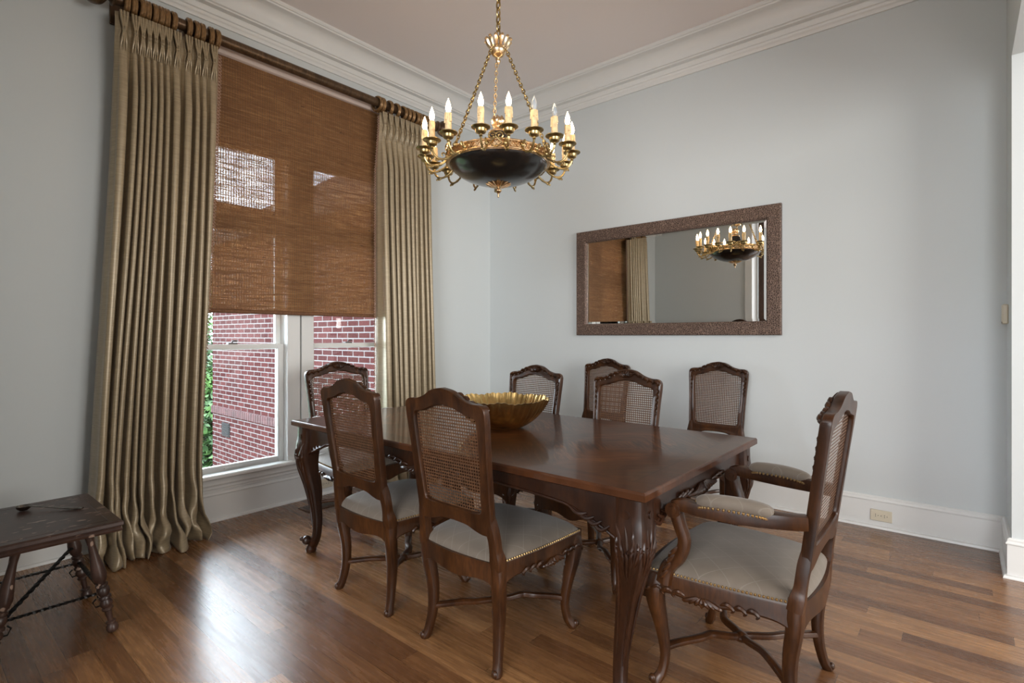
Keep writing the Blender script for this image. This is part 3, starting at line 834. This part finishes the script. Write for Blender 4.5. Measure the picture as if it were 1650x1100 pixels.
def low_long(t):
    e = abs(2*t-1); return .640-.0*e+.020*math.sin(PI*min(1, e/.8))-.115*max(0, (e-.72)/.28)**1.6-.030*math.exp(-(e/.12)**2)
def low_end(t):
    e = abs(2*t-1); return .640-.110*max(0, (e-.55)/.45)**1.8-.022*math.exp(-(e/.16)**2)
for nm, p0, p1, lw in (('near', (-ax, -ay), (ax, -ay), low_long), ('right', (ax, -ay), (ax, ay), low_end), ('far', (ax, ay), (-ax, ay), low_long), ('left', (-ax, ay), (-ax, -ay), low_end)):
    m = M(); at = rail(m, p0, p1, ZB, lw, .028, 0, 60)
    # beaded lower edge
    m.tube([at(i/60, lw(i/60)+.006, .006) for i in range(61)], .006, 8)
    # carved shell at the centre and leaves towards the legs
    ln = (Vector(p1)-Vector(p0)).length
    for k in range(-5, 6):
        leaf(m, [at(.5+k*.006/ln, lw(.5)+.045, .008), at(.5+k*.020/ln, lw(.5)+.022+abs(k)*.001, .018), at(.5+k*.030/ln, lw(.5)-.008+abs(k)*.006, .008)], .0065)
    for s in (-1, 1):
        for k in range(4):
            a0_ = .5+s*(.5-(.10+.030*k)/ln)
            leaf(m, [at(a0_, lw(a0_)+.03-.004*k, .008), at(a0_-s*.03/ln, lw(a0_)+.012, .016), at(a0_-s*.075/ln, lw(a0_-s*.075/ln)+.008, .009)], .0055)
        for k in range(3):
            a0_ = .5+s*(.10+.045*k)/ln
            leaf(m, [at(a0_, lw(a0_)+.020, .008), at(a0_+s*.03/ln, lw(a0_)+.026, .014), at(a0_+s*.06/ln, lw(a0_)+.010, .008)], .005)
    m.build('apron', WT, tb)
for sx in (-1, 1):
    for sy in (-1, 1):
        def dg(d, z, sx=sx, sy=sy):
            k = max(0, 1-z/.62)
            return (sx*(ax-.034+d-.030*k), sy*(ay-.034+d+.026*k), z)
        P = [dg(.012, ZB), dg(.012, .66), dg(.016, .60), dg(.018, .54), dg(.008, .46), dg(-.006, .38), dg(-.018, .28), dg(-.026, .18), dg(-.024, .10), dg(-.014, .055), dg(-.006, .035)]
        R = [.052, .053, .056, .054, .043, .034, .0275, .0235, .0215, .022, .020]
        m = M().tube(crom(P, 5), [r for (r,) in crom([(r,) for r in R], 5)], 24, sq=5, up=(1, 0, 0), a0=PI/4)
        m.ell(dg(.016, .068), (.026, .026, .026), 14, 10)          # scroll toe
        m.ell(dg(.036, .076), (.012, .012, .012), 10, 8)
        b0 = dg(-.002, 0)
        m.lathe([(.018, 0), (.028, .006), (.031, .022), (.022, .036), (.016, .044)], 16, (b0[0], b0[1], 0))
        # low-relief acanthus on both outer faces of the knee, a raised edge line below
        Pc = crom(P, 5); Rc = [r for (r,) in crom([(r,) for r in R], 5)]
        def core(z):
            for a_, b_, r_ in zip(Pc, Pc[1:], Rc):
                if b_[2] <= z: return a_, r_
            return Pc[-1], Rc[-1]
        for fx in (1, 0):
            def fp(u, z, off, fx=fx, sx=sx, sy=sy):
                c_, r_ = core(z); r_ = r_*.97
                if fx: return (c_[0]+sx*(r_+off), c_[1]+sy*u, z)
                return (c_[0]+sx*u, c_[1]+sy*(r_+off), z)
            for k in range(1, 4):
                u = (k-2)*.020
                leaf(m, [fp(u*1.5-.012, .650-abs(k-2)*.016, -.002), fp(u*1.3-.004, .605, .001), fp(u*.85+.002, .55, .002), fp(u*.5+.004, .49, .001), fp(u*.25+.006, .43+abs(k-2)*.025, -.004)], .0050)
            for k in (-1, 1):
                leaf(m, [fp(k*.034, .60, -.004), fp(k*.040, .57, -.001), fp(k*.034, .53, -.001), fp(k*.024, .50, -.004)], .0045)
            m.tube([fp(-.004, .668, -.006), fp(-.004, .668, .006)], .013, 12)
            leaf(m, [fp(-.040, .58, -.003), fp(-.030, .50, -.002), fp(-.020, .40, -.001), fp(-.014, .28, -.001), fp(-.010, .15, -.003)], .0042)
        leaf(m, [(Pc[0][0]+sx*.044, Pc[0][1]+sy*.044, .64)]+[(core(z)[0][0]+sx*core(z)[1]*.80, core(z)[0][1]+sy*core(z)[1]*.80, z) for z in (.56, .48, .38, .26, .14)], .0075)
        m.build('leg', WT, tb)

# ------------------------------------------------------------------ gold bowl on the table
bw = thing('fluted_bowl', 'large fluted gold metal bowl standing on the dining table', 'bowl', (1.965, -2.045, TZ))
def flute(th, z):
    k_ = min(1, max(0, (z-.01)/.14))
    return 1+k_*(.016*math.sin(th*46)+.006*math.sin(th*17+1)+.006*math.sin(th*29+2)+.005*math.sin(th*5+.5))
po = [(.002, 0), (.085, 0), (.110, .006), (.150, .026), (.190, .058), (.222, .096), (.243, .130), (.256, .158)]
pi_ = [(.251, .1585), (.238, .131), (.217, .098), (.185, .061), (.145, .031), (.100, .012), (.002, .008)]
m = M().lathe(crom(po, 4)+crom(pi_, 4), 240, (0, 0, 0), None, flute)
for i, p in enumerate(m.v):
    if p[2] > .09:
        th = math.atan2(p[1], p[0]); w = (p[2]-.09)/.07
        m.v[i] = (p[0], p[1], p[2]+w*(.0035*math.sin(th*6+1)+.003*math.sin(th*13)+.0025*math.sin(th*46)))
m.build('bowl_body', GOLD, bw, 60)

# ------------------------------------------------------------------ chandelier
CX, CY = 1.907, -2.005
chd = thing('chandelier', 'brass and black bowl chandelier with eighteen candle lights over the table', 'chandelier', (CX, CY, 2.24))
toc = math.atan2(-4.185-CY, 3.853-CX)        # direction of the camera side
def Zr(z): return z-2.24
# bowl
po = [(.004, 2.080), (.06, 2.083), (.12, 2.094), (.18, 2.115), (.225, 2.140), (.255, 2.166), (.268, 2.184), (.270, 2.192)]
pi_ = [(.262, 2.192), (.240, 2.190), (.12, 2.235), (.075, 2.30), (.055, 2.345), (.045, 2.365), (.004, 2.372)]
M().lathe([(r, Zr(z)) for r, z in crom(po, 4)+crom(pi_, 4)], 64).build('bowl', BLACK, chd, 60)
# gilt band: two rims and pierced trellis
m = M()
for r, z, t_ in ((.280, 2.192, .006), (.280, 2.230, .006), (.272, 2.188, .005)):
    m.tube([(r*math.cos(a), r*math.sin(a), Zr(z)) for a in [k*2*PI/72 for k in range(72)]], t_, 8, closed=True)
NB = 54
for k in range(NB):
    a = k*2*PI/NB; b_ = a+2*PI/NB
    for z0, z1 in ((2.197, 2.226), (2.226, 2.197)):
        m.tube([(.280*math.cos(a+(b_-a)*q_/4), .280*math.sin(a+(b_-a)*q_/4), Zr(z0+(z1-z0)*(.5-.5*math.cos(PI*q_/4)))) for q_ in range(5)], .0035, 5)
    m.ell((.281*math.cos(a), .281*math.sin(a), Zr(2.212)), (.004, .004, .004), 6, 4)
m.lathe([(.275, Zr(2.190)), (.277, Zr(2.190)), (.277, Zr(2.230)), (.275, Zr(2.230))], 64)
m.build('pierced_band', BAND, chd)
# bottom boss and pendant
m = M().lathe([(r, Zr(z)) for r, z in crom([(.003, 2.010), (.006, 2.018), (.005, 2.030), (.016, 2.042), (.018, 2.050), (.007, 2.060), (.010, 2.068), (.030, 2.076), (.060, 2.083), (.066, 2.092)], 3)], 24)
for k in range(14):
    a = k*2*PI/14; leaf(m, [(.012*math.cos(a), .012*math.sin(a), Zr(2.070)), (.040*math.cos(a), .040*math.sin(a), Zr(2.076)), (.070*math.cos(a), .070*math.sin(a), Zr(2.086))], .006)
m.build('bottom_rosette', BAND, chd)
# centre finial
m = M().lathe([(r, Zr(z)) for r, z in crom([(.046, 2.362), (.048, 2.372), (.020, 2.382), (.014, 2.400), (.024, 2.412), (.028, 2.430), (.018, 2.448), (.004, 2.458)], 3)], 20)
for k in range(6):
    a = k*PI/3; leaf(m, [(.020*math.cos(a), .020*math.sin(a), Zr(2.40)), (.034*math.cos(a), .034*math.sin(a), Zr(2.425)), (.022*math.cos(a), .022*math.sin(a), Zr(2.455))], .007)
m.build('centre_finial', GILT, chd)
# crown
m = M().lathe([(r, Zr(z)) for r, z in crom([(.004, 2.742), (.010, 2.750), (.013, 2.762), (.008, 2.772), (.012, 2.780), (.030, 2.790), (.042, 2.808), (.044, 2.822), (.036, 2.836), (.028, 2.842), (.004, 2.846)], 3)], 28)
for k in range(12):
    a = k*PI/6; r1 = .040
    leaf(m, [(r1*math.cos(a), r1*math.sin(a), Zr(2.828)), ((r1+.014)*math.cos(a), (r1+.014)*math.sin(a), Zr(2.850)), ((r1+.026)*math.cos(a), (r1+.026)*math.sin(a), Zr(2.874)), ((r1+.036)*math.cos(a), (r1+.036)*math.sin(a), Zr(2.868))], .0085)
m.build('crown', GILT, chd)
def chain(p0, p1, L, r, name, mat, wid=.45):
    p0 = Vector(p0); p1 = Vector(p1); d = (p1-p0); n = max(2, int(d.length/(L*.74))); m = M()
    t = d.normalized(); a = t.cross(Vector((0, 0, 1)))
    if a.length < .05: a = Vector((1, 0, 0))
    a.normalize(); b = t.cross(a)
    for i in range(n):
        c = p0+d*((i+.5)/n); q_ = a if i % 2 else b
        m.tube([c+t*(L/2*math.cos(th))+q_*(L*wid/2*math.sin(th)) for th in [k*2*PI/14 for k in range(14)]], r, 6, closed=True, up=tuple(a if not i % 2 else b))
    return m.build(name, mat, chd)
chain((0, 0, Zr(2.852)), (0, 0, Zr(3.56)), .052, .0045, 'hanging_chain', BRASS)
for th in (-52, 68, 188):
    a = toc+math.radians(th)
    chain((.282*math.cos(a), .282*math.sin(a), Zr(2.235)), (.047*math.cos(a), .047*math.sin(a), Zr(2.815)), .026, .0032, 'suspension_chain', GILT if th == 188 else BRASS, .6)
    M().lathe([(.002, -.010), (.012, -.006), (.014, .004), (.006, .012), (.002, .014)], 12, (.284*math.cos(a), .284*math.sin(a), Zr(2.235))).build('chain_anchor', BRASS, chd)
M().lathe([(.060, 3.60-2.24), (.066, 3.592-2.24), (.050, 3.575-2.24), (.020, 3.565-2.24), (.004, 3.55-2.24)], 24).build('canopy', BRASS, chd)
# scroll masks between the groups of arms
for th in (-2.5, 117.5, 237.5, 57.5, 177.5, 297.5):
    a = toc+math.radians(th); rad = Vector((math.cos(a), math.sin(a), 0)); tan = Vector((-math.sin(a), math.cos(a), 0)); m = M()
    for s in (-1, 1):
        P = []
        for k in range(22):
            q_ = k/21*2.6*PI; rr = .004+.018*(1-k/21)
            P.append(rad*(.292+.004)+tan*(s*(.020+rr*math.cos(q_)*-1))+Vector((0, 0, Zr(2.240)+rr*math.sin(q_))))
        m.tube([rad*.290+tan*(s*.002)+Vector((0, 0, Zr(2.188))), rad*.296+tan*(s*.030)+Vector((0, 0, Zr(2.205))), P[0]]+P[1:], .0042, 6)
    m.build('scroll_mount', BRASS, chd)
k_ = 0
off = [0, 19, 37.5, 56, 75, 94.5]
for g in range(3):
    for j in range(6):
        th = -12+g*120+off[j]
        a = toc+math.radians(th)
        rad = Vector((math.cos(a), math.sin(a), 0)); tan = Vector((-math.sin(a), math.cos(a), 0)); up = Vector((0, 0, 1))
        def q(r, z): return rad*r+up*Zr(z)
        m = M().tube(crom([tuple(q(.278, 2.208)), tuple(q(.292, 2.184)), tuple(q(.318, 2.166)), tuple(q(.350, 2.156)), tuple(q(.380, 2.164)), tuple(q(.398, 2.188)), tuple(q(.402, 2.212))], 5), .0058, 8)
        m.tube(crom([tuple(q(.352, 2.158)), tuple(q(.370, 2.148)), tuple(q(.380, 2.152)), tuple(q(.386, 2.143))], 4), [.006]*6+[.005]*6+[.003], 6)
        m.tube(crom([tuple(q(.284, 2.212)), tuple(q(.300, 2.228)), tuple(q(.312, 2.222)), tuple(q(.306, 2.210))], 4), .0042, 6)
        m.ell(q(.282, 2.210), (.011, .011, .013), 8, 6); m.ell(q(.325, 2.163), (.008, .008, .008), 8, 6)
        arm_ = m.build('candle_arm', BRASS, chd)
        c = q(.402, 0); cc = (c.x, c.y, 0)
        prof = [(.004, 2.222), (.009, 2.226), (.008, 2.234), (.022, 2.240), (.027, 2.250), (.028, 2.258), (.044, 2.264), (.046, 2.268), (.043, 2.270), (.020, 2.266), (.004, 2.264)]
        M().lathe([(r, Zr(z)) for r, z in crom([(r, z-.025) for r, z in prof], 2)], 20, cc).build('drip_cup', BRASS, arm_)
        m = M().lathe([(.0165, Zr(2.240)), (.0165, Zr(2.250)), (.0155, Zr(2.290)), (.0165, Zr(2.328)), (.0150, Zr(2.338)), (.004, Zr(2.338))], 14, cc)
        rd = random.Random(k_)
        for w in range(5):
            b_ = rd.uniform(0, 6.28); zz = rd.uniform(2.285, 2.31)
            m.tube([(c.x+.0155*math.cos(b_), c.y+.0155*math.sin(b_), Zr(2.337)), (c.x+.017*math.cos(b_), c.y+.017*math.sin(b_), Zr(zz))], [.003, .0040], 6)
        m.build('candle_sleeve', WAX, arm_)
        unlit = (g == 0 and j in (2, 3))
        bp = [(.006, 2.336), (.0095, 2.345), (.0130, 2.356), (.0135, 2.366), (.0110, 2.380), (.0065, 2.394), (.0025, 2.405), (.0006, 2.411)]
        b_ = M().lathe([(r, Zr(z)) for r, z in crom(bp, 3)], 14, cc).build('bulb', BULB_OFF if unlit else BULB_ON, arm_, 80)
        if unlit: b_['label'] = 'unlit clear bulb'
        k_ += 1

# ------------------------------------------------------------------ low bench with iron stretchers, ladle on it
bn = thing('side_table', 'low dark wooden side table with turned splayed legs and iron stretchers', 'side table', (.895, -3.755, 0))
TH = .484
m = M()
lay = [(-.012, TH-.046), (-.004, TH-.044), (0, TH-.036), (-.006, TH-.030), (-.004, TH-.024), (.002, TH-.018), (.002, TH-.006), (-.004, TH), (-.040, TH), (-.042, TH-.002), (-.044, TH)]
for o_, z in lay:
    for sx, sy in ((-1, -1), (1, -1), (1, 1), (-1, 1)): m.v.append((sx*(.295+o_), sy*(.208+o_), z))
for r in range(len(lay)-1):
    for k in range(4): m.f.append((r*4+k, r*4+(k+1) % 4, (r+1)*4+(k+1) % 4, (r+1)*4+k))
m.f += [(3, 2, 1, 0), tuple((len(lay)-1)*4+k for k in range(4))]
# notched edge carving
for k in range(38):
    x = -.285+k*.0154
    for sy in (-1, 1): m.box(x, x+.008, sy*.2085-.002, sy*.2085+.002, TH-.016, TH-.009)
for k in range(27):
    y = -.20+k*.0152
    for sx in (-1, 1): m.box(sx*.2955-.002, sx*.2955+.002, y, y+.008, TH-.016, TH-.009)
m.build('table_top', BEN, bn, 25)
legprof = [(.021, 0), (.016, .02), (.013, .06), (.016, .11), (.023, .16), (.027, .195), (.022, .222), (.015, .236), (.022, .240), (.022, .248), (.015, .252), (.021, .258), (.024, .275), (.018, .292), (.023, .297), (.023, .305),
           (.016, .310), (.022, .322), (.022, .335), (.015, .346), (.020, .350), (.020, .357), (.013, .362), (.011, .390), (.010, .408), (.018, .412), (.018, .418), (.012, .422), (.019, .430), (.022, .444), (.019, .456), (.010, .462)]
tops = {}; 
for sx in (-1, 1):
    for sy in (-1, 1):
        p0 = Vector((sx*.215, sy*.108, TH-.040)); p1 = Vector((sx*.222, sy*.192, .003))
        d = (p1-p0); Lg = d.length; R_ = d.to_track_quat('Z', 'Y').to_matrix().to_4x4()
        s_ = Lg/.462
        M().lathe([(r, z*s_) for r, z in legprof], 20, p0, R_).build('leg', BEN, bn, 50)
        tops[(sx, sy)] = (p0, p1)
def lp(sx, sy, t): a, b = tops[(sx, sy)]; return a.lerp(b, t)
def twist(m, a, b, n=40): m.tube([Vector(a).lerp(Vector(b), i/n) for i in range(n+1)], .011, 4, twist=.55, flat=.45)
m = M()
for sx in (-1, 1):
    twist(m, lp(sx, -1, .60), lp(sx, 1, .60))
twist(m, lp(1, -1, .62), lp(-1, 1, .40)); twist(m, lp(-1, -1, .62), lp(1, 1, .40)) if False else None
for sy in (1, -1):
    a, b = lp(1, sy, .58), lp(-1, sy, .58)
    c = a.lerp(b, .14); m.tube([c+Vector((.032*math.cos(t_), 0, .032*math.sin(t_)-.03)) for t_ in [k*2*PI/24 for k in range(24)]], .0035, 6, closed=True, up=(0, 1, 0))
    twist(m, a.lerp(b, .2), b)
for sx, sy in tops:
    p = lp(sx, sy, .72); q0 = Vector((-sx*.02, -sy*.03, 0))
    m.tube([p, p+Vector((-sx*.006, -sy*.035, -.004)), p+Vector((-sx*.006, -sy*.045, .018)), p+Vector((-sx*.006, -sy*.034, .030))], .006, 6, flat=.5)
m.build('iron_stretcher', IRON, bn)
ld = thing('ladle', 'small dark metal ladle lying on the side table', 'ladle', (.720, -3.795, TH))
m = M().lathe([(.002, .002), (.014, .003), (.023, .010), (.027, .022), (.0255, .022), (.021, .012), (.012, .006), (.002, .005)], 20)
dv = Vector((.172, .172, 0)); 
m.build('bowl', SPOON_M, ld)
P = [tuple(dv.normalized()*.024+Vector((0, 0, .020))), tuple(dv*.25+Vector((0, 0, .017))), tuple(dv*.55+Vector((0, 0, .010))), tuple(dv*.85+Vector((0, 0, .006))), tuple(dv+Vector((0, 0, .0055)))]
M().tube(crom(P, 6), [r for (r,) in crom([(.006,), (.0042,), (.005,), (.010,), (.008,)], 6)], 10, flat=.5).build('handle', SPOON_M, ld)

# ------------------------------------------------------------------ dark door leaf of the hall, seen only in the mirror
dr = thing('hall_door', 'dark brown wooden door edge seen at the right side of the mirror', 'door', (1.53, FY-.27, 0), 0)
m = M().box(0, .10, -.9, 0, .01, 2.98, .003); m.build('door_leaf', DOORW, dr)
M().tube([(.10, -.82, 1.0), (.14, -.82, 1.0), (.15, -.78, 1.0), (.15, -.72, 1.0)], .009, 10).build('door_handle', BRASS, dr)
